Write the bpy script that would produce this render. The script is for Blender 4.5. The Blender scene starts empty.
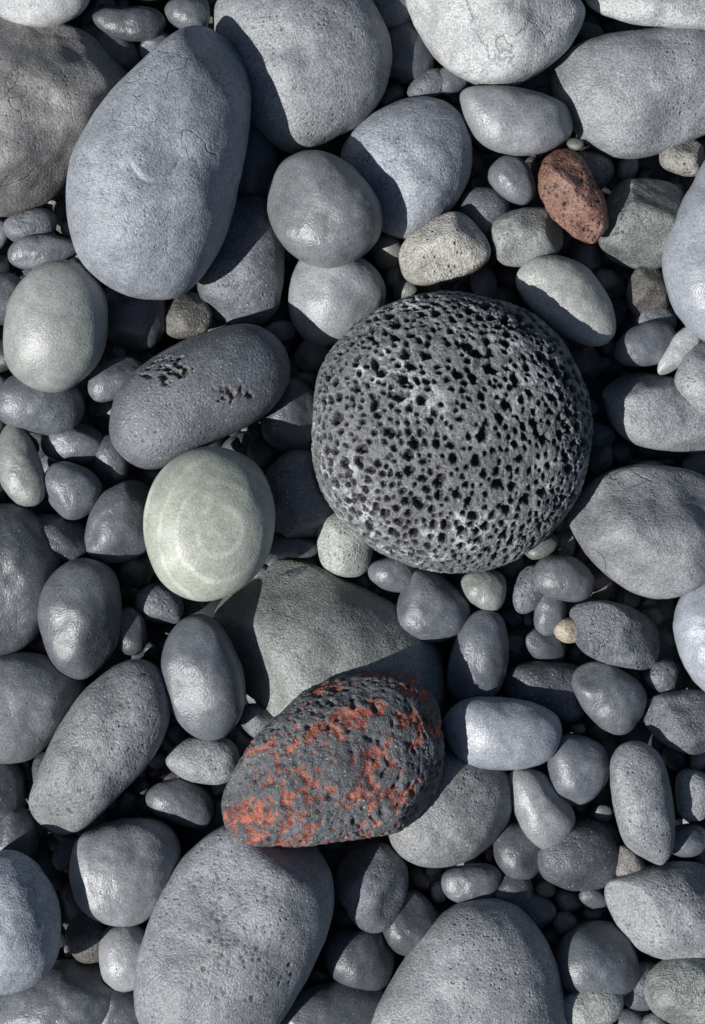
import bpy, bmesh, math, numpy as np
from mathutils import Vector
rng=np.random.default_rng(7)
CAMH=2000.0
W,Hh=705.0,1024.0

# ---------------------------------------------------------------- noise
def _h(ix,iy,iz,s):
    n=(ix.astype(np.int64)*374761393+iy.astype(np.int64)*668265263+iz.astype(np.int64)*2147483647+s*974711)&0xffffffff
    n=((n^(n>>13))*1274126177)&0xffffffff
    n=((n^(n>>16))*2246822519)&0xffffffff
    n=n^(n>>15)
    return (n&0xffffff)/float(0xffffff)*2-1
def vnoise(p,s=0):
    i=np.floor(p); f=p-i; i=i.astype(np.int64); f=f*f*f*(f*(f*6-15)+10)
    x,y,z=i[:,0],i[:,1],i[:,2]; u,v,w=f[:,0],f[:,1],f[:,2]
    def L(a,b,t): return a+(b-a)*t
    a=L(L(_h(x,y,z,s),_h(x+1,y,z,s),u),L(_h(x,y+1,z,s),_h(x+1,y+1,z,s),u),v)
    b=L(L(_h(x,y,z+1,s),_h(x+1,y,z+1,s),u),L(_h(x,y+1,z+1,s),_h(x+1,y+1,z+1,s),u),v)
    return L(a,b,w)
def fbm(p,s=0,o=4,g=.5):
    r=0;a=1;t=0
    for k in range(o):
        r=r+a*vnoise(p*(2.03**k)+17.3*k,s+k); t+=a; a*=g
    return r/t
def sstep(a,b,x):
    t=np.clip((x-a)/(b-a),0,1); return t*t*(3-2*t)

# ---------------------------------------------------------------- ico templates
ICO={}
def ico(n):
    if n not in ICO:
        bm=bmesh.new(); bmesh.ops.create_icosphere(bm,subdivisions=n,radius=1.0)
        me=bpy.data.meshes.new('t'); bm.to_mesh(me); bm.free()
        v=np.empty(len(me.vertices)*3); me.vertices.foreach_get('co',v)
        f=np.empty(len(me.polygons)*3,dtype=np.int32); me.polygons.foreach_get('vertices',f)
        bpy.data.meshes.remove(me)
        v=v.reshape(-1,3); v/=np.linalg.norm(v,axis=1)[:,None]
        ICO[n]=(v,f.reshape(-1,3))
    return ICO[n]
def make_mesh(name,v,f,tint,mat,loc=(0,0,0),extra=None):
    """v in millimetres"""
    me=bpy.data.meshes.new(name)
    me.vertices.add(len(v)); me.vertices.foreach_set('co',(v*0.001).astype(np.float32).ravel())
    me.loops.add(f.size); me.loops.foreach_set('vertex_index',f.astype(np.int32).ravel())
    me.polygons.add(len(f)); me.polygons.foreach_set('loop_start',np.arange(0,f.size,3,dtype=np.int32))
    me.update(calc_edges=True)
    me.polygons.foreach_set('use_smooth',np.ones(len(f),dtype=bool))
    col=np.ones((len(v),4),dtype=np.float32); col[:,:3]=tint
    if extra is not None: col[:,3]=extra
    a=me.color_attributes.new('tint','FLOAT_COLOR','POINT'); a.data.foreach_set('color',col.ravel())
    me.materials.append(mat)
    ob=bpy.data.objects.new(name,me); bpy.context.scene.collection.objects.link(ob)
    ob.location=[c*0.001 for c in loc]
    return ob

# ---------------------------------------------------------------- materials
def new_mat(name):
    m=bpy.data.materials.new(name); m.use_nodes=True
    nt=m.node_tree; nt.nodes.clear()
    return m,nt
class NB:
    def __init__(s,nt): s.nt=nt
    def n(s,t,**k):
        x=s.nt.nodes.new(t)
        for a,b in k.items(): setattr(x,a,b)
        return x
    def l(s,a,b): s.nt.links.new(a,b)
    def math(s,op,a,b=None,c=None,clamp=False):
        x=s.n('ShaderNodeMath',operation=op); x.use_clamp=clamp
        for i,v in enumerate((a,b,c)):
            if v is None: continue
            if isinstance(v,(int,float)): x.inputs[i].default_value=v
            else: s.l(v,x.inputs[i])
        return x.outputs[0]
    def noise(s,vec,scale,detail=4,rough=.55,dist=0):
        x=s.n('ShaderNodeTexNoise'); x.inputs['Scale'].default_value=scale
        x.inputs['Detail'].default_value=detail; x.inputs['Roughness'].default_value=rough
        x.inputs['Distortion'].default_value=dist; s.l(vec,x.inputs['Vector']); return x.outputs[0]
    def mr(s,v,a,b,c,d):
        x=s.n('ShaderNodeMapRange'); s.l(v,x.inputs[0])
        for i,k in enumerate((a,b,c,d)): x.inputs[i+1].default_value=k
        return x.outputs[0]
    def mix(s,f,a,b,mode='MIX'):
        x=s.n('ShaderNodeMix',data_type='RGBA',blend_type=mode)
        for i,v in ((0,f),(6,a),(7,b)):
            if isinstance(v,(int,float)): x.inputs[i].default_value=v
            elif isinstance(v,tuple): x.inputs[i].default_value=(*v,1)
            else: s.l(v,x.inputs[i])
        return x.outputs[2]
    def scalecol(s,c,f):
        x=s.n('ShaderNodeVectorMath',operation='SCALE'); s.l(c,x.inputs[0]); s.l(f,x.inputs[3]); return x.outputs[0]

def stone_mat(name,grain=.5,speck=.5,mottle=.5,cracks=0.,pits=.3,rough=(.5,.75),bump=1.,bands=0.,rings=None,red=False,pumice=False,lite=False,spec=.5,medh=.9):
    m,nt=new_mat(name); b=NB(nt)
    tc=b.n('ShaderNodeTexCoord'); oi=b.n('ShaderNodeObjectInfo')
    off=b.n('ShaderNodeVectorMath',operation='ADD'); b.l(tc.outputs['Object'],off.inputs[0])
    rr=b.math('MULTIPLY',oi.outputs['Random'],7.31)
    cx=b.n('ShaderNodeCombineXYZ'); b.l(rr,cx.inputs[0]); b.l(rr,cx.inputs[1]); b.l(rr,cx.inputs[2])
    b.l(cx.outputs[0],off.inputs[1]); P=off.outputs[0]
    at=b.n('ShaderNodeAttribute',attribute_name='tint'); col=at.outputs['Color']
    big=b.noise(P,15,2,.6); med=b.noise(P,80,3,.68); fine=b.noise(P,460,1,.8)
    f=b.mr(big,.3,.7,1-.34*mottle,1+.34*mottle)
    f=b.math('MULTIPLY',f,b.mr(med,.3,.7,1-.36*mottle,1+.36*mottle))
    f=b.math('MULTIPLY',f,b.mr(fine,.25,.75,1-.48*grain,1+.48*grain))
    c=b.scalecol(col,f)
    h=b.math('MULTIPLY',fine,.65); h=b.math('MULTIPLY_ADD',med,medh,h)
    if not lite:
        bl=b.math('MULTIPLY',b.mr(big,.52,.72,0,1),b.mr(med,.45,.7,0,1))
        c=b.mix(b.math('MULTIPLY',bl,.38*mottle),c,(.46,.465,.46))
        vo=b.n('ShaderNodeTexVoronoi'); vo.inputs['Scale'].default_value=230; b.l(P,vo.inputs['Vector'])
        sep=b.n('ShaderNodeSeparateColor'); b.l(vo.outputs['Color'],sep.inputs[0])
        sp=b.math('MULTIPLY',b.mr(vo.outputs['Distance'],.10,.24,1,0),b.mr(sep.outputs[0],.6,.7,0,1))
        c=b.mix(b.math('MULTIPLY',sp,.6*speck),c,(.58,.59,.58))
        pit=b.math('MULTIPLY',b.mr(vo.outputs['Distance'],.15,.42,1,0),b.mr(sep.outputs[1],.72,.8,0,1))
        pit=b.math('MULTIPLY',pit,b.mr(big,.45,.6,.08,1))
        c=b.mix(b.math('MULTIPLY',pit,.7*pits),c,(.03,.03,.032))
        h=b.math('SUBTRACT',h,b.math('MULTIPLY',pit,1.4*pits))
    if cracks>0:
        va=b.n('ShaderNodeVectorMath',operation='ADD'); b.l(P,va.inputs[0])
        cb=b.n('ShaderNodeCombineXYZ'); b.l(b.math('MULTIPLY',med,.03),cb.inputs[0]); b.l(b.math('MULTIPLY',big,.14),cb.inputs[1]); b.l(cb.outputs[0],va.inputs[1])
        ve=b.n('ShaderNodeTexVoronoi',feature='DISTANCE_TO_EDGE'); ve.inputs['Scale'].default_value=13; b.l(va.outputs[0],ve.inputs['Vector'])
        ck=b.math('MULTIPLY',b.mr(ve.outputs['Distance'],0,.012,1,0),b.mr(b.noise(P,11,1),.46,.58,0,1))
        ck=b.math('MULTIPLY',ck,cracks)
        c=b.mix(b.math('MULTIPLY',ck,.5),c,(.05,.05,.052))
        h=b.math('SUBTRACT',h,b.math('MULTIPLY',ck,1.5))
    if bands>0:
        wv=b.n('ShaderNodeTexWave'); wv.inputs['Scale'].default_value=22; wv.inputs['Distortion'].default_value=6.0; wv.inputs['Detail'].default_value=3; wv.inputs['Detail Scale'].default_value=.5
        wv.bands_direction='DIAGONAL'; b.l(P,wv.inputs['Vector'])
        c=b.scalecol(c,b.mr(b.math('MULTIPLY',wv.outputs['Fac'],b.mr(big,.4,.6,0,1)),0,1,1,1+.10*bands))
    if rings is not None:
        mp=b.n('ShaderNodeMapping'); mp.inputs['Location'].default_value=(-rings[0],-rings[1],0); b.l(tc.outputs['Object'],mp.inputs['Vector'])
        mp.inputs['Scale'].default_value=(1,.8,.35)
        wv=b.n('ShaderNodeTexWave',wave_type='RINGS',rings_direction='SPHERICAL'); wv.inputs['Scale'].default_value=19; wv.inputs['Distortion'].default_value=2.6; wv.inputs['Detail'].default_value=2
        wv.inputs['Detail Scale'].default_value=.9
        b.l(mp.outputs[0],wv.inputs['Vector'])
        rg=b.math('MULTIPLY',b.mr(wv.outputs['Fac'],.8,1,0,1),b.mr(big,.36,.54,.3,1))
        c=b.scalecol(c,b.mr(rg,0,1,.92,1.2))
    if red:
        k=b.math('MULTIPLY',at.outputs['Alpha'],b.mr(fine,.36,.5,.1,1))
        rc=b.mix(b.mr(med,.38,.66,0,1),(.18,.035,.018),(.48,.145,.085))
        c=b.mix(k,c,rc)
    elif pumice:
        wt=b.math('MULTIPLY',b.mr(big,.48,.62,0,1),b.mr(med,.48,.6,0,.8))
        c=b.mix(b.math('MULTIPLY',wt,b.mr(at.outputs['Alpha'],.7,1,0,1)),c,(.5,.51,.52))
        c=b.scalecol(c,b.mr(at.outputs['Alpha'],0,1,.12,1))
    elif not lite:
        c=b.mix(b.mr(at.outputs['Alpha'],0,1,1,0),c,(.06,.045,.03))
    bs=b.n('ShaderNodeBsdfPrincipled'); b.l(c,bs.inputs['Base Color'])
    b.l(b.mr(med,.3,.7,rough[0],rough[1]),bs.inputs['Roughness']); bs.inputs['Specular IOR Level'].default_value=spec
    bp=b.n('ShaderNodeBump'); bp.inputs['Strength'].default_value=.6*bump; bp.inputs['Distance'].default_value=.0024
    b.l(h,bp.inputs['Height']); b.l(bp.outputs[0],bs.inputs['Normal'])
    o=b.n('ShaderNodeOutputMaterial'); b.l(bs.outputs[0],o.inputs[0])
    return m
M={
 's':stone_mat('smooth_basalt',grain=.6,speck=.45,mottle=.38,pits=.3,rough=(.37,.5),bump=.55,spec=.68,medh=.32),
 'n':stone_mat('grainy_basalt',grain=.95,speck=.9,mottle=.48,pits=.7,rough=(.44,.62),bump=.95,spec=.6,medh=.7),
 'c':stone_mat('cracked_basalt',grain=.8,speck=.6,mottle=.55,cracks=.7,pits=.5,rough=(.45,.62),bump=.9,spec=.6,medh=.7),
 'b':stone_mat('banded_basalt',grain=.5,speck=.3,mottle=.35,pits=.2,rough=(.38,.5),bump=.5,bands=1.,spec=.65,medh=.32),
 'p':stone_mat('ringed_stone',grain=.45,speck=.2,mottle=.4,pits=.2,rough=(.42,.56),bump=.42,rings=(.012,-.006),spec=.55,medh=.35),
 'q':stone_mat('rough_dark_rock',grain=.9,speck=.5,mottle=.9,pits=.8,rough=(.4,.66),bump=1.5,spec=.55),
 'r':stone_mat('red_scoria',grain=1.,speck=1.,mottle=.5,pits=.6,rough=(.5,.8),bump=1.3,red=True,spec=.5),
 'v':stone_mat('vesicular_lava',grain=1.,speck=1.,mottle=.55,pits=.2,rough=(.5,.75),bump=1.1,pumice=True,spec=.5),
 'bed':stone_mat('bed_basalt',grain=.65,mottle=.5,rough=(.4,.56),bump=.6,lite=True,spec=.62,medh=.45),
}
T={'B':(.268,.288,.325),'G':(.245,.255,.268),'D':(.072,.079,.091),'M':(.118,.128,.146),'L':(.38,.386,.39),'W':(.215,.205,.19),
   'E':(.225,.238,.228),'F':(.30,.315,.297),'P':(.37,.388,.335),'R':(.17,.085,.062),'K':(.045,.05,.057)}

# ---------------------------------------------------------------- shape from outline
def ell(cx,cy,a,b,ang=0,egg=None,wob=.045):
    r=np.random.default_rng(int(abs(cx*31+cy*17+a))+3)
    if egg is None: egg=r.uniform(-.18,.18)
    t=np.linspace(0,2*np.pi,14,endpoint=False); c,s=np.cos(t),np.sin(t)
    e=r.uniform(.82,1.0)
    k=1+wob*np.cos(2*t+r.uniform(0,6))*.6+wob*np.cos(3*t+r.uniform(0,6))+r.uniform(-1,1,14)*wob*.35
    x=a*np.sign(c)*abs(c)**e*k; y=b*np.sign(s)*abs(s)**e*(1+egg*c)*k
    g=math.radians(ang)
    return [(cx+x[i]*math.cos(g)+y[i]*math.sin(g), cy-x[i]*math.sin(g)+y[i]*math.cos(g)) for i in range(14)]
def outline(poly):
    P=np.array(poly,float); P[:,1]*=-1
    n=len(P); pts=[]
    for i in range(n):
        p0,p1,p2,p3=P[i-1],P[i],P[(i+1)%n],P[(i+2)%n]
        for t in np.linspace(0,1,14,endpoint=False):
            pts.append(.5*((2*p1)+(-p0+p2)*t+(2*p0-5*p1+4*p2-p3)*t*t+(-p0+3*p1-3*p2+p3)*t**3))
    Q=np.array(pts); x,y=Q[:,0],Q[:,1]; x2,y2=np.roll(x,-1),np.roll(y,-1)
    cr=x*y2-x2*y; A=cr.sum()/2
    c=np.array([((x+x2)*cr).sum()/(6*A),((y+y2)*cr).sum()/(6*A)])
    d=Q-c; th=np.arctan2(d[:,1],d[:,0]); r=np.hypot(d[:,0],d[:,1]); o=np.argsort(th); th=th[o]; r=r[o]
    g=np.linspace(-np.pi,np.pi,256,endpoint=False)
    R=np.interp(g,np.r_[th-2*np.pi,th,th+2*np.pi],np.r_[r,r,r])
    F=np.fft.rfft(R); F1=F.copy(); F1[18:]=0; R=np.fft.irfft(F1,256)
    F2=F.copy(); F2[4:]=0; Rs=np.fft.irfft(F2,256)
    return c,g,R,Rs,abs(A)
MAIN=[]
def shape(c,g,R,Rs,th,n,flat=.9,lump=.03,facets=0,seed=0,tilt=.12,fd=(.72,.92),soft=.032):
    v,f=ico(n); r=np.random.default_rng(seed)
    z=v[:,2]; rho=np.hypot(v[:,0],v[:,1]); t=np.arctan2(v[:,1],v[:,0])
    rr=np.interp(t,np.r_[g,np.pi],np.r_[R,R[0]]); rs=np.interp(t,np.r_[g,np.pi],np.r_[Rs,Rs[0]])
    e=flat; rp=rho**e; zp=np.sign(z)*abs(z)**e
    k=rp**2.5; RR=rs*(1-k)+rr*k
    p=np.stack([RR*rp*np.cos(t),RR*rp*np.sin(t),th*zp],1)
    m=float(R.mean())
    for i in range(facets):
        a=r.uniform(0,2*np.pi); nz=r.uniform(.35,.97); q=math.sqrt(1-nz*nz)
        nn=np.array([q*math.cos(a),q*math.sin(a),nz]); d=p@nn; sup=d.max(); lim=sup*r.uniform(*fd)
        s=max(.6,soft*m); x=(d-lim)/s
        p-=np.outer(s*np.logaddexp(0,x),nn)
    o=r.uniform(0,50,3); q=p/m
    dn=fbm(q*1.3+o,seed,3)*lump*m*1.6+fbm(q*4+o,seed+9,4)*lump*m*.4
    p+=v*dn[:,None]*np.array([.45,.45,1.])
    tx,ty=r.uniform(-tilt,tilt,2)
    p[:,2]+=tx*p[:,0]+ty*p[:,1]
    return p,f
cnt=[0]
def stone(name,poly,lvl,tint,mat='s',th=None,flat=.9,lump=.055,facets=1,n=None,tilt=.10,pits=None,fd=(.76,.95),hook=None,seed=None):
    cnt[0]+=1; sd=cnt[0]*13+5 if seed is None else seed
    c,g,R,Rs,A=outline(poly)
    semi=A/np.pi/max(R.max(),1)
    if th is None: th=min(semi*.86, 13+semi*.68)
    zc=lvl; s=(CAMH-zc)/CAMH
    cc=np.array([(c[0]-W/2)*s+W/2,(c[1]+Hh/2)*s-Hh/2])
    if n is None: n=6 if A>9000 else 5
    p,f=shape(c,g,R*s,Rs*s,th,n,flat,lump,facets,sd,tilt,fd,.05 if facets<3 else .024)
    ex=None
    if pits is not None: p,ex=carve(p,sd,**pits)
    if hook is not None: p,ex=hook(p,sd)
    r=np.random.default_rng(sd)
    tt=np.array(T[tint] if isinstance(tint,str) else tint)*r.uniform(.9,1.1)
    MAIN.append((cc[0],cc[1],g,R*s,zc,th))
    return make_mesh(name,p,f,tt,M[mat],(cc[0],cc[1],zc),ex)
def normals_of(p,c=None):
    q=p/np.array([p[:,0].std()**2,p[:,1].std()**2,p[:,2].std()**2])
    return q/np.linalg.norm(q,axis=1)[:,None]
def carve(p,seed,num=60,rad=(1.5,4),depth=1.2,region=None,elong=.4,wob=.35,sep=1.0,pw=2.2,wf=.22):
    r=np.random.default_rng(seed+100); N=normals_of(p)
    cand=np.where((p[:,2]>-.3*p[:,2].max()))[0]
    if region is not None:
        x0,y0,rx,ry=region; w=((p[cand,0]-x0)/rx)**2+((p[cand,1]-y0)/ry)**2; cand=cand[w<r.uniform(.2,1.2,len(cand))]
    disp=np.zeros(len(p)); alpha=np.ones(len(p)); wobn=fbm(p*wf,seed+3,2)*wob+1
    px,py,pz=[np.ascontiguousarray(p[:,i]) for i in range(3)]
    cs=[]; C=np.zeros((num,4)); k=0; tries=0
    while k<num and tries<num*25:
        tries+=1
        i=r.choice(cand); R=rad[0]+(rad[1]-rad[0])*r.random()**pw; c=p[i]
        if k and (((C[:k,:3]-c)**2).sum(1)<(sep*(R+C[:k,3])+.6)**2).any(): continue
        C[k,:3]=c; C[k,3]=R; k+=1; cs.append((c,R,N[i]))
    for c,R,nn in cs:
        RR=R*2.2
        idx=np.where((abs(px-c[0])<RR)&(abs(py-c[1])<RR)&(abs(pz-c[2])<RR))[0]
        d=p[idx]-c; u=r.normal(size=3); u-=nn*(u@nn); u/=np.linalg.norm(u)
        kk=elong*r.random()
        dd=np.sqrt(np.maximum((d**2).sum(1)-kk*(d@u)**2,0))*wobn[idx]/R
        w=sstep(1.12,.62,dd)
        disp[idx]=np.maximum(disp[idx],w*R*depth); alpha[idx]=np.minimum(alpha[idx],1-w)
    return p-N*disp[:,None],alpha

# ---------------------------------------------------------------- hero stones
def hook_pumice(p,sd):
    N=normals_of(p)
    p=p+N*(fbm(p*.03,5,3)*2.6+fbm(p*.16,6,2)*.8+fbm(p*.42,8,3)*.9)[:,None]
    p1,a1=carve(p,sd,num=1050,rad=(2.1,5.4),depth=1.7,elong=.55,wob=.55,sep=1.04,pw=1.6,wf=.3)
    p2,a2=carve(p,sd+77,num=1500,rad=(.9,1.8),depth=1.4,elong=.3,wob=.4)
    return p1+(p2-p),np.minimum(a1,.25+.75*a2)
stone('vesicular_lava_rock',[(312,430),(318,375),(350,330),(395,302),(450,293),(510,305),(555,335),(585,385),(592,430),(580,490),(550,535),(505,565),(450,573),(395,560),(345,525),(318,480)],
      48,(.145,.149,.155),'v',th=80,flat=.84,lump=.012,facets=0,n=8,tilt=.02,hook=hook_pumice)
def hook_red(p,sd):
    N=normals_of(p)
    n1=fbm(p*.04+3,21,3,.5); n2=fbm(p*.17,33,3,.65)
    p=p+N*(n1*3.5+fbm(p*.3,8,3,.6)*1.2)[:,None]
    band=fbm(np.stack([p[:,0]*.022+p[:,1]*.016,p[:,1]*.06-p[:,0]*.03,p[:,2]*.02],1)+11,44,4,.65)
    zone=sstep(1.25,.3,np.hypot((p[:,0]+5)/85,(p[:,1]+15)/42))*.08+sstep(30,8,np.hypot(p[:,0]+88,p[:,1]+52))*.25+sstep(18,4,abs(p[:,1]-58+abs(p[:,0]-40)*.3))*.2
    red=sstep(.15,.27,.85*band+.95*n2+zone-.015)
    p1,a=carve(p,sd,num=560,rad=(.9,3.6),depth=1.2,elong=.75,wob=.7,pw=2.6)
    p1-=N*(red*1.7)[:,None]
    return p1,np.clip(red*(.3+.7*a),0,1)
stone('red_streaked_lava_rock',[(220,804),(234,766),(265,728),(308,690),(350,675),(402,673),(436,698),(444,740),(437,792),(408,827),(350,840),(290,846),(238,838)],
      64,(.076,.081,.089),'r',th=44,flat=.74,lump=.03,facets=4,n=7,tilt=.04,hook=hook_red,fd=(.8,.95))
def hook_tear(p,sd):
    # shallow dimple and a curved groove on the upper face
    up=p[:,2]>0
    d=np.hypot(p[:,0]-12,(p[:,1]+8)*.8); w=np.exp(-(d/20)**2)*5
    ang=np.arctan2(p[:,1]-0,p[:,0]+4); rr=np.hypot(p[:,0]+4,p[:,1]); gr=np.exp(-((rr-26-2*np.sin(3*ang))/1.6)**2)*sstep(-3.0,-2.4,ang)*sstep(.1,-.5,ang)*1.6
    q=p.copy(); q[:,2]-=np.where(up,w+gr,0); return q,None
stone('large_teardrop_stone',[(212,20),(238,33),(250,75),(250,120),(241,180),(225,240),(195,285),(160,300),(120,292),(85,265),(70,222),(68,182),(80,140),(110,95),(150,55),(183,28)],
      60,'B','c',th=72,flat=.9,lump=.04,facets=1,tilt=.03,n=7,hook=hook_tear)
stone('banded_pale_green_stone',[(144,530),(152,485),(180,455),(220,447),(258,465),(275,510),(266,560),(235,593),(195,601),(160,580)],62,'P','p',th=46,lump=.02,facets=0,tilt=.02)
stone('pale_oval_stone',[(3,335),(14,292),(45,264),(80,264),(104,290),(108,330),(97,365),(65,390),(32,388),(8,368)],45,(.255,.268,.258),'b',th=42,lump=.02,facets=0)
def hook_ob(p,sd):
    p1,a1=carve(p,sd,num=26,rad=(.9,4.2),depth=1.5,region=(-26,24,26,13),elong=.9,wob=1.2,sep=.65,pw=2)
    p2,a2=carve(p,sd+5,num=22,rad=(.9,3.6),depth=1.3,region=(36,-2,20,6),elong=.9,wob=1.2,sep=.65,pw=2)
    return p1+(p2-p),np.minimum(a1,a2)
stone('pitted_oblong_stone',[(110,420),(122,385),(160,350),(210,328),(255,325),(284,347),(289,382),(265,415),(220,440),(165,467),(135,466),(113,445)],42,'M','n',th=48,flat=.85,lump=.02,tilt=.03,n=7,facets=1,hook=hook_ob)
stone('reddish_brown_rock',[(540,165),(555,150),(578,152),(597,183),(610,215),(595,243),(570,235),(545,210)],40,'R','q',facets=9,lump=.14,n=6,fd=(.68,.92),pits=dict(num=200,rad=(.8,2.4),depth=1.))
stone('pale_brown_rock',[(400,250),(420,228),(455,212),(480,230),(490,255),(470,275),(430,285),(405,278)],26,(.34,.33,.30),'q',facets=8,lump=.04,flat=.75,tilt=.05)
stone('weathered_brown_rock',[(-60,30),(0,18),(60,20),(115,45),(138,80),(125,120),(80,160),(40,208),(0,217),(-60,190)],18,(.19,.185,.18),'c',th=62,facets=10,lump=.09,flat=.8)
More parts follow.
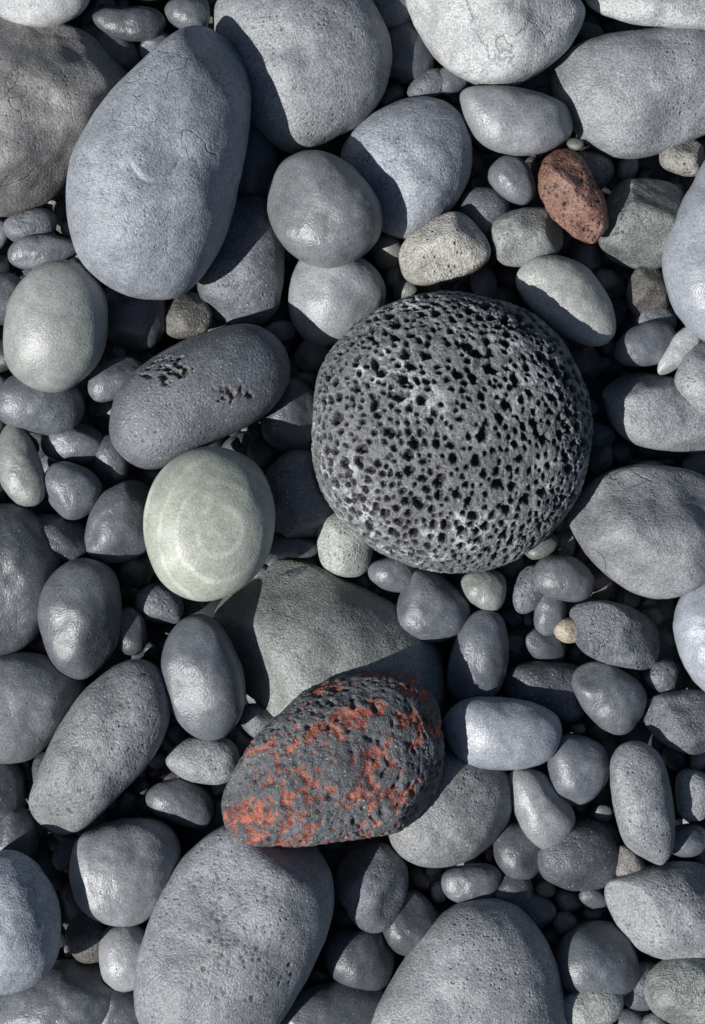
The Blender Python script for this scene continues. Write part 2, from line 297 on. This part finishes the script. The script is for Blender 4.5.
# ---------------------------------------------------------------- large / medium stones
S=[
('basalt_stone',[(212,15),(235,-15),(300,-32),(360,-10),(388,35),(389,80),(365,120),(330,140),(290,150),(250,120),(225,60)],10,'G','n',{}),
('basalt_stone',[(343,150),(370,115),(415,97),(450,105),(470,135),(470,175),(450,210),(410,238),(375,225),(350,190)],8,'B','n',{}),
('basalt_stone',[(268,190),(285,160),(315,150),(350,165),(378,200),(380,235),(360,258),(325,267),(290,252),(270,222)],48,(.16,.167,.178),'s',{}),
('basalt_stone',ell(335,295,50,48),0,'G','s',{}),
('basalt_stone',[(235,190),(270,205),(284,250),(278,310),(245,327),(212,317),(197,285),(212,240)],0,'M','n',dict(facets=3)),
('basalt_stone',[(405,-10),(440,-50),(540,-50),(582,0),(575,35),(550,65),(510,83),(470,78),(430,48)],38,'L','c',dict(facets=6,flat=.8,lump=.06)),
('basalt_stone',ell(665,2,80,26,-8),38,'L','n',{}),
('basalt_stone',[(550,75),(575,45),(630,30),(700,28),(750,60),(740,110),(690,142),(640,158),(600,150),(565,118)],10,'G','n',dict(flat=.85,facets=3)),
('oval_pebble',[(460,95),(488,86),(530,90),(568,106),(574,130),(550,150),(510,155),(478,140)],36,'G','s',{}),
('oval_pebble',ell(513,180,27,20,-45),20,'M','b',{}),
('greenish_grey_rock',[(490,230),(510,210),(545,208),(562,225),(560,250),(530,267),(500,262)],18,'E','n',dict(facets=4)),
('faceted_dark_rock',[(600,245),(605,200),(620,180),(660,178),(690,200),(692,240),(665,265),(630,268)],18,(.14,.152,.145),'q',dict(facets=12,flat=.8,lump=.08,fd=(.66,.9))),
('basalt_stone',[(663,262),(673,222),(693,182),(720,150),(770,200),(780,300),(740,350),(700,340),(675,310)],44,'B','s',{}),
('oval_pebble',[(515,282),(530,260),(560,256),(590,270),(612,305),(614,335),(597,347),(565,337),(535,314)],30,(.35,.36,.34),'s',{}),
('faceted_dark_rock',ell(649,292,22,27,0),10,(.10,.095,.088),'q',dict(facets=6)),
('oval_pebble',ell(647,345,34,21,15),18,'M','b',{}),
('basalt_stone',[(603,378),(640,370),(690,385),(730,405),(730,445),(680,453),(630,442),(608,415)],16,'G','n',dict(flat=.75,facets=5)),
('basalt_stone',[(674,377),(700,343),(740,350),(750,420),(708,418),(685,400)],40,'G','n',dict(facets=4)),
('oval_pebble',ell(680,350,32,13,48),25,'L','s',{}),
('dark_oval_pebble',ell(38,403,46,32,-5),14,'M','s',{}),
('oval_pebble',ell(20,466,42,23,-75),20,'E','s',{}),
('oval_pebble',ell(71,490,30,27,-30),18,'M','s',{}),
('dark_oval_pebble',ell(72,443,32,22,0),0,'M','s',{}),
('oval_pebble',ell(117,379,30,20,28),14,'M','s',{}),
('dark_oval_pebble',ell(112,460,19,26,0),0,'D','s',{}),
('basalt_stone',[(85,540),(97,500),(130,480),(152,492),(152,545),(120,562),(95,558)],16,'M','s',dict(facets=4)),
('faceted_dark_rock',[(25,542),(35,515),(70,517),(90,535),(85,560),(35,562)],14,'D','n',dict(facets=6)),
('basalt_stone',[(-50,520),(10,503),(40,518),(62,560),(52,610),(20,650),(-40,655)],10,'D','s',{}),
('dark_oval_stone',[(38,620),(46,582),(80,558),(113,570),(122,610),(115,650),(85,679),(55,665)],32,(.09,.097,.11),'s',{}),
('dark_oval_pebble',ell(130,631,17,25,10),14,'D','s',{}),
('oval_pebble',ell(160,605,26,20,-30),2,'M','n',{}),
('banded_oval_stone',[(160,670),(172,630),(195,613),(220,625),(242,670),(244,708),(225,736),(200,738),(175,717)],38,'M','b',{}),
('basalt_stone',[(-40,690),(-10,660),(30,652),(70,670),(85,692),(60,730),(20,763),(-40,750)],14,(.17,.178,.19),'s',{}),
('teardrop_stone',[(27,812),(40,765),(75,700),(120,663),(155,664),(171,700),(160,745),(125,790),(80,830),(45,836)],34,(.18,.187,.197),'n',dict(flat=.85,pits=dict(num=110,rad=(.8,1.8),depth=.8))),
('oval_pebble',ell(204,760,38,24,-3),16,'G','n',{}),
('oval_pebble',ell(180,803,36,22,-22),4,'M','s',{}),
('dark_oval_pebble',ell(262,722,23,17,-20),8,'M','n',{}),
('basalt_boulder',[(212,610),(238,568),(290,558),(350,580),(410,615),(441,655),(442,710),(400,770),(320,780),(262,715),(228,655)],-8,'E','n',dict(th=62,facets=5,flat=.8,lump=.05)),
('basalt_stone',[(388,830),(410,770),(450,750),(498,763),(513,798),(502,838),(462,863),(412,862)],12,(.18,.184,.19),'n',{}),
('dark_oval_pebble',[(447,690),(455,640),(475,612),(500,615),(509,650),(500,690),(475,704)],12,'M','s',{}),
('dark_oval_pebble',ell(432,608,38,34,-20),8,'M','s',{}),
('oval_pebble',ell(484,589,24,20,-15),12,'E','s',{}),
('oval_pebble',ell(393,574,24,18,-10),8,'M','s',{}),
('oval_pebble',[(317,535),(328,515),(355,510),(373,535),(368,570),(345,577),(322,565)],6,'F','n',{}),
('basalt_stone',[(266,475),(290,450),(320,455),(335,500),(320,537),(285,537),(272,510)],6,'M','n',dict(facets=3)),
('dark_oval_pebble',ell(290,546,28,12,0),-2,'D','s',{}),
('dark_oval_pebble',ell(292,420,32,38,20),0,'D','s',{}),
('oval_pebble',[(443,725),(465,700),(510,697),(550,710),(562,735),(545,762),(500,770),(460,762)],30,'B','s',{}),
('oval_pebble',ell(562,578,32,22,-10),16,'M','s',{}),
('basalt_stone',[(570,520),(590,482),(630,464),(690,470),(735,500),(735,560),(700,590),(650,598),(600,570)],34,(.22,.227,.24),'c',dict(facets=7,flat=.85,lump=.08)),
('faceted_dark_rock',[(563,612),(600,600),(640,612),(666,635),(655,667),(620,667),(580,650)],20,'M','q',dict(facets=9,flat=.8,fd=(.66,.9))),
('oval_pebble',ell(609,696,40,30,-38),16,'M','s',{}),
('basalt_stone',[(672,630),(688,587),(730,570),(770,640),(735,700),(695,682)],40,'B','s',{}),
('oval_pebble',ell(578,769,31,36,10),16,'M','s',{}),
('oblong_pebble',[(610,778),(614,750),(635,740),(660,755),(673,800),(674,848),(657,869),(632,857),(616,818)],38,(.19,.2,.213),'n',{}),
('oval_pebble',[(508,788),(514,768),(545,774),(573,808),(569,835),(545,850),(522,830)],16,'G','s',{}),
('dark_oval_stone',ell(580,856,43,36,0),0,'D','n',{}),
('basalt_stone',ell(686,720,42,32,-5),18,'M','q',dict(facets=4)),
('basalt_stone',[(603,892),(640,868),(700,862),(750,900),(740,950),(690,962),(635,945)],10,'G','n',dict(facets=4)),
('basalt_stone',[(70,866),(84,832),(125,820),(165,825),(181,855),(166,900),(135,924),(95,916),(75,895)],22,'G','s',dict(flat=.8)),
('large_basalt_stone',[(138,965),(158,900),(190,850),(235,820),(290,825),(328,858),(334,910),(312,970),(280,1025),(230,1065),(160,1055),(136,1012)],38,(.225,.236,.256),'n',dict(th=66,flat=.9,n=7,facets=2,pits=dict(num=120,rad=(.9,2.3),depth=.8,region=(10,10,55,75)))),
('basalt_stone',[(335,887),(345,857),(380,843),(405,860),(406,895),(387,929),(357,926)],12,'M','n',dict(facets=3)),
('dark_oval_pebble',ell(472,883,30,20,5),2,'M','s',{}),
('large_basalt_stone',[(372,1020),(408,955),(450,910),(500,901),(540,930),(561,980),(562,1050),(470,1090),(375,1070)],22,'G','n',dict(th=58,flat=.88)),
('cracked_basalt_stone',[(-50,900),(-10,855),(25,855),(55,890),(61,940),(45,978),(0,992),(-50,970)],58,'B','c',{}),
('oval_pebble',ell(126,957,28,34,15),14,'G','s',{}),
('dark_oval_stone',ell(55,1005,68,42,20),2,'M','s',{}),
('brown_pebble',ell(90,938,22,26,20),2,(.13,.12,.11),'q',dict(facets=3)),
('basalt_stone',ell(598,962,44,38,0),8,'M','s',{}),
('greenish_grey_rock',ell(690,990,46,36,0),16,'E','q',dict(facets=5)),
('pale_pebble',ell(592,1008,34,22,10),26,'F','n',{}),
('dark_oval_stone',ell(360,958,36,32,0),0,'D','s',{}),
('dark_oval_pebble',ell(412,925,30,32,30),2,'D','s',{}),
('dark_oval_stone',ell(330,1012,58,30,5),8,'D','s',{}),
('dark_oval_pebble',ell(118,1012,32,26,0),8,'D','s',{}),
('dark_oval_stone',ell(548,690,45,30,-10),-2,'D','n',{}),
('oval_pebble',ell(530,590,17,24,-20),8,'M','n',{}),
('oval_pebble',ell(550,612,17,24,0),4,'M','s',{}),
('pale_pebble',ell(569,630,15,13,0),8,(.33,.29,.22),'n',{}),
('oval_pebble',ell(661,676,17,17,0),8,'M','n',{}),
('oval_pebble',ell(695,795,20,26,0),14,'G','n',{}),
('oval_pebble',ell(685,840,24,17,0),10,'M','s',{}),
('brown_pebble',ell(630,868,24,16,-60),8,'W','n',{}),
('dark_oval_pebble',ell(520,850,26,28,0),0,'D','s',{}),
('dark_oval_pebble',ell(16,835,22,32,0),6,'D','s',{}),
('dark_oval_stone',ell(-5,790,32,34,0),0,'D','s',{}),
('oval_pebble',ell(42,252,36,17,5),12,'M','s',{}),
('oval_pebble',ell(30,226,28,16,12),4,'M','n',{}),
('dark_oval_pebble',ell(5,300,26,26,0),8,'D','s',{}),
('dark_oval_stone',ell(130,315,38,36,0),-4,'D','s',{}),
('brown_pebble',ell(186,315,26,24,0),-4,(.13,.125,.115),'q',dict(facets=4)),
('dark_oval_stone',ell(250,160,28,42,0),-4,'D','s',{}),
('dark_oval_pebble',ell(405,52,26,34,20),-4,'D','s',{}),
('oval_pebble',ell(395,6,28,24,-10),4,'M','s',{}),
('dark_oval_pebble',ell(130,22,36,18,-8),14,'D','s',{}),
('oval_pebble',ell(188,12,23,20,0),12,'M','s',{}),
('oval_pebble',ell(35,-10,60,34,0),44,'L','s',{}),
('dark_oval_pebble',ell(110,50,34,20,-20),2,'D','s',{}),
('dark_oval_pebble',ell(158,50,18,17,0),2,'M','s',{}),
('brown_pebble',ell(683,157,23,19,-10),8,'W','q',dict(facets=4)),
('dark_oval_pebble',ell(485,215,26,28,0),0,'M','n',{}),
('dark_oval_pebble',ell(585,172,28,22,0),2,'D','n',{}),
('oval_pebble',ell(428,85,22,14,30),4,'M','n',{}),
('oval_pebble',ell(450,80,20,15,20),2,'M','s',{}),
('dark_oval_pebble',ell(650,480,24,20,0),-2,'D','s',{}),
('oval_pebble',ell(300,582,26,16,0),-10,'M','n',{}),
('dark_oval_pebble',ell(510,890,24,22,0),-4,'D','s',{}),
('dark_oval_pebble',ell(530,912,26,20,0),-8,'D','s',{}),
('oval_pebble',ell(640,985,26,24,0),0,'M','n',{}),
('dark_oval_pebble',ell(655,320,22,16,0),2,'M','n',{}),
('dark_oval_pebble',ell(230,745,24,20,0),-6,'D','s',{}),
('dark_oval_pebble',ell(55,775,24,24,0),-6,'D','n',{}),
('dark_oval_pebble',ell(20,1015,30,22,0),4,'M','n',{}),
]
for nm,poly,lv,ti,ma,kw in S: stone(nm,poly,lv,ti,ma,**kw)

# ---------------------------------------------------------------- gap pebbles + under layers (one bed object)
G=2.0; x0,x1,y0,y1=-1500.,2200.,-2600.,1500.
nx,ny=int((x1-x0)/G),int((y1-y0)/G)
mask=np.zeros((ny,nx),dtype=np.float32)
for cx,cy,g,R,zc,th in MAIN:
    m=R.max()+4; i0,i1=int((cx-m-x0)/G),int((cx+m-x0)/G); j0,j1=int((cy-m-y0)/G),int((cy+m-y0)/G)
    X,Y=np.meshgrid(np.arange(i0,i1)*G+x0-cx,np.arange(j0,j1)*G+y0-cy)
    t=np.arctan2(Y,X); rr=np.interp(t.ravel(),np.r_[g,np.pi],np.r_[R,R[0]]).reshape(t.shape)
    sub=mask[j0:j1,i0:i1]; sub[np.hypot(X,Y)<rr*.97]=1
BV=[];BF=[];BC=[];nv=[0]
pal=[T['D'],T['D'],T['D'],T['M'],T['M'],(.19,.197,.205),T['K'],T['K'],(.13,.14,.13),(.115,.11,.105),T['M']]  # tints lowered slightly, painting extra shade into the gaps between stones
def bed_pebble(x,y,z,a,b,th,ang,lod,col,fac=0,lump=.05):
    sd=int(rng.integers(1e6)); v,f=ico(lod); r=np.random.default_rng(sd)
    e=r.uniform(.8,1.); q=np.sign(v)*abs(v)**e
    q=q/np.linalg.norm(q,axis=1)[:,None]**.5
    eg=r.uniform(-.18,.18); q[:,1]*=1+eg*q[:,0]
    for i in range(fac):
        n=r.normal(size=3); n[2]=abs(n[2]); n/=np.linalg.norm(n); d=q@n; q-=np.outer(np.maximum(d-r.uniform(.7,.9),0),n)
    q+=v*(vnoise(q*1.4+r.uniform(0,99,3),3)*lump*1.6)[:,None]
    p=q*np.array([a,b,th]); ta,tb=r.uniform(-.3,.3,2); p[:,2]+=ta*p[:,0]+tb*p[:,1]
    c,s=math.cos(ang),math.sin(ang)
    p=np.stack([p[:,0]*c-p[:,1]*s+x,p[:,0]*s+p[:,1]*c+y,p[:,2]+z],1)
    BV.append(p); BF.append(f+nv[0]); nv[0]+=len(p); BC.append(np.tile(np.array(col)*r.uniform(.8,1.2),(len(p),1)))
def try_place(rmin,rmax,num,reg,thr,zf,lod,stamp=.92):
    for _ in range(num):
        r=rng.uniform(rmin,rmax); b=r*rng.uniform(.68,.95); ang=rng.uniform(0,np.pi)
        x=rng.uniform(reg[0],reg[1]); y=rng.uniform(reg[2],reg[3])
        i0,i1=int((x-r-x0)/G),int((x+r-x0)/G)+1; j0,j1=int((y-r-y0)/G),int((y+r-y0)/G)+1
        if i0<0 or j0<0 or i1>=nx or j1>=ny: continue
        if mask[j0+(j1-j0)//2,i0+(i1-i0)//2]>0: continue
        X,Y=np.meshgrid(np.arange(i0,i1)*G+x0-x,np.arange(j0,j1)*G+y0-y)
        c,s=math.cos(ang),math.sin(ang); U=(X*c+Y*s)/r; V=(-X*s+Y*c)/b; ins=U*U+V*V<1
        sub=mask[j0:j1,i0:i1]
        if sub[ins].mean()>thr: continue
        sub[U*U+V*V<stamp**2]=1
        col=pal[rng.integers(len(pal))]
        th=b*rng.uniform(.65,.85)
        bed_pebble(x,y,zf(r),r,b,th,ang,lod,col,fac=int(rng.integers(0,4)) if rng.random()<.45 else 0)
F=(-40,745,-1064,40)
try_place(17,26,5000,F,.14,lambda r:rng.uniform(-18,-2),4)
try_place(11,17,9000,F,.16,lambda r:rng.uniform(-24,-6),4)
try_place(7,11,8000,F,.2,lambda r:rng.uniform(-30,-12),3)
R0=(-1450,2150,-2550,1450)
try_place(60,110,1500,R0,.02,lambda r:rng.uniform(0,25),4)
try_place(32,60,6000,R0,.06,lambda r:rng.uniform(0,20),3)
try_place(18,32,14000,R0,.12,lambda r:rng.uniform(-12,8),3)
def layer(reg,step,z,rr,lod):
    for x in np.arange(reg[0],reg[1],step):
        for y in np.arange(reg[2],reg[3],step):
            r=rng.uniform(*rr)
            bed_pebble(x+rng.uniform(-.4,.4)*step,y+rng.uniform(-.4,.4)*step,z+rng.uniform(-9,9),r,r*rng.uniform(.65,.95),r*.7,rng.uniform(0,3.14),lod,pal[rng.integers(len(pal))])
layer((-60,765,-1084,60),28,-44,(14,24),3)
layer((-60,765,-1084,60),38,-66,(22,34),2)
layer((-1450,2150,-2550,1450),62,-60,(34,52),2)
V=np.concatenate(BV); Fc=np.concatenate(BF); C=np.concatenate(BC)
make_mesh('pebble_bed',V,Fc,C,M['bed'])
print('bed verts',len(V),'stones',len(MAIN))

# ---------------------------------------------------------------- ground sheet
m,nt=new_mat('pebble_ground'); b=NB(nt)
tc=b.n('ShaderNodeTexCoord'); P=tc.outputs['Object']
vo=b.n('ShaderNodeTexVoronoi'); vo.inputs['Scale'].default_value=14; b.l(P,vo.inputs['Vector'])
sc=b.n('ShaderNodeSeparateColor'); b.l(vo.outputs['Color'],sc.inputs[0])
f=b.math('MULTIPLY',b.mr(sc.outputs[0],0,1,.5,1.6),b.mr(vo.outputs['Distance'],0,.8,1.2,.25))
ft=b.math('MULTIPLY',f,.11); cc=b.n('ShaderNodeCombineColor'); [b.l(ft,cc.inputs[i]) for i in range(3)]
bs=b.n('ShaderNodeBsdfPrincipled'); b.l(cc.outputs[0],bs.inputs['Base Color']); bs.inputs['Roughness'].default_value=.8
bp=b.n('ShaderNodeBump'); bp.inputs['Distance'].default_value=.04; bp.invert=True; b.l(vo.outputs['Distance'],bp.inputs['Height']); b.l(bp.outputs[0],bs.inputs['Normal'])
o=b.n('ShaderNodeOutputMaterial'); b.l(bs.outputs[0],o.inputs[0])
me=bpy.data.meshes.new('ground'); L=300
me.from_pydata([(-L,-L,0),(L,-L,0),(L,L,0),(-L,L,0)],[],[(0,1,2,3)]); me.materials.append(m)
gr=bpy.data.objects.new('ground',me); gr.location=(0,0,-.085); bpy.context.scene.collection.objects.link(gr)

# ---------------------------------------------------------------- light
sc=bpy.context.scene
el=math.radians(41); dirx,diry=-1.0,-.55   # where the sun stands
nrm=math.hypot(dirx,diry); sv=Vector((dirx/nrm*math.cos(el),diry/nrm*math.cos(el),math.sin(el)))
sd=bpy.data.lights.new('sun','SUN'); sd.energy=5.0; sd.angle=math.radians(.5); sd.color=(1,.985,.955)
so=bpy.data.objects.new('sun',sd); so.rotation_euler=sv.to_track_quat('Z','Y').to_euler(); so.location=sv*5; sc.collection.objects.link(so)
w=bpy.data.worlds.new('World'); sc.world=w; w.use_nodes=True; nt=w.node_tree; nt.nodes.clear()
sk=nt.nodes.new('ShaderNodeTexSky'); sk.sky_type='NISHITA'; sk.sun_disc=False; sk.sun_elevation=el
sk.sun_rotation=math.atan2(sv.x,sv.y)
bg=nt.nodes.new('ShaderNodeBackground'); bg.inputs[1].default_value=.05; ow=nt.nodes.new('ShaderNodeOutputWorld')
nt.links.new(sk.outputs[0],bg.inputs[0]); nt.links.new(bg.outputs[0],ow.inputs[0])
# ---------------------------------------------------------------- camera
cd=bpy.data.cameras.new('camera'); co=bpy.data.objects.new('camera',cd); sc.collection.objects.link(co)
co.location=(W/2*.001,-Hh/2*.001,CAMH*.001); co.rotation_euler=(0,0,0)
cd.sensor_fit='VERTICAL'; cd.sensor_height=36; cd.lens=18/((Hh/2)/CAMH); cd.clip_end=1000; cd.clip_start=.01
sc.camera=co
sc.view_settings.view_transform='Standard'; sc.view_settings.look='None'; sc.view_settings.exposure=0
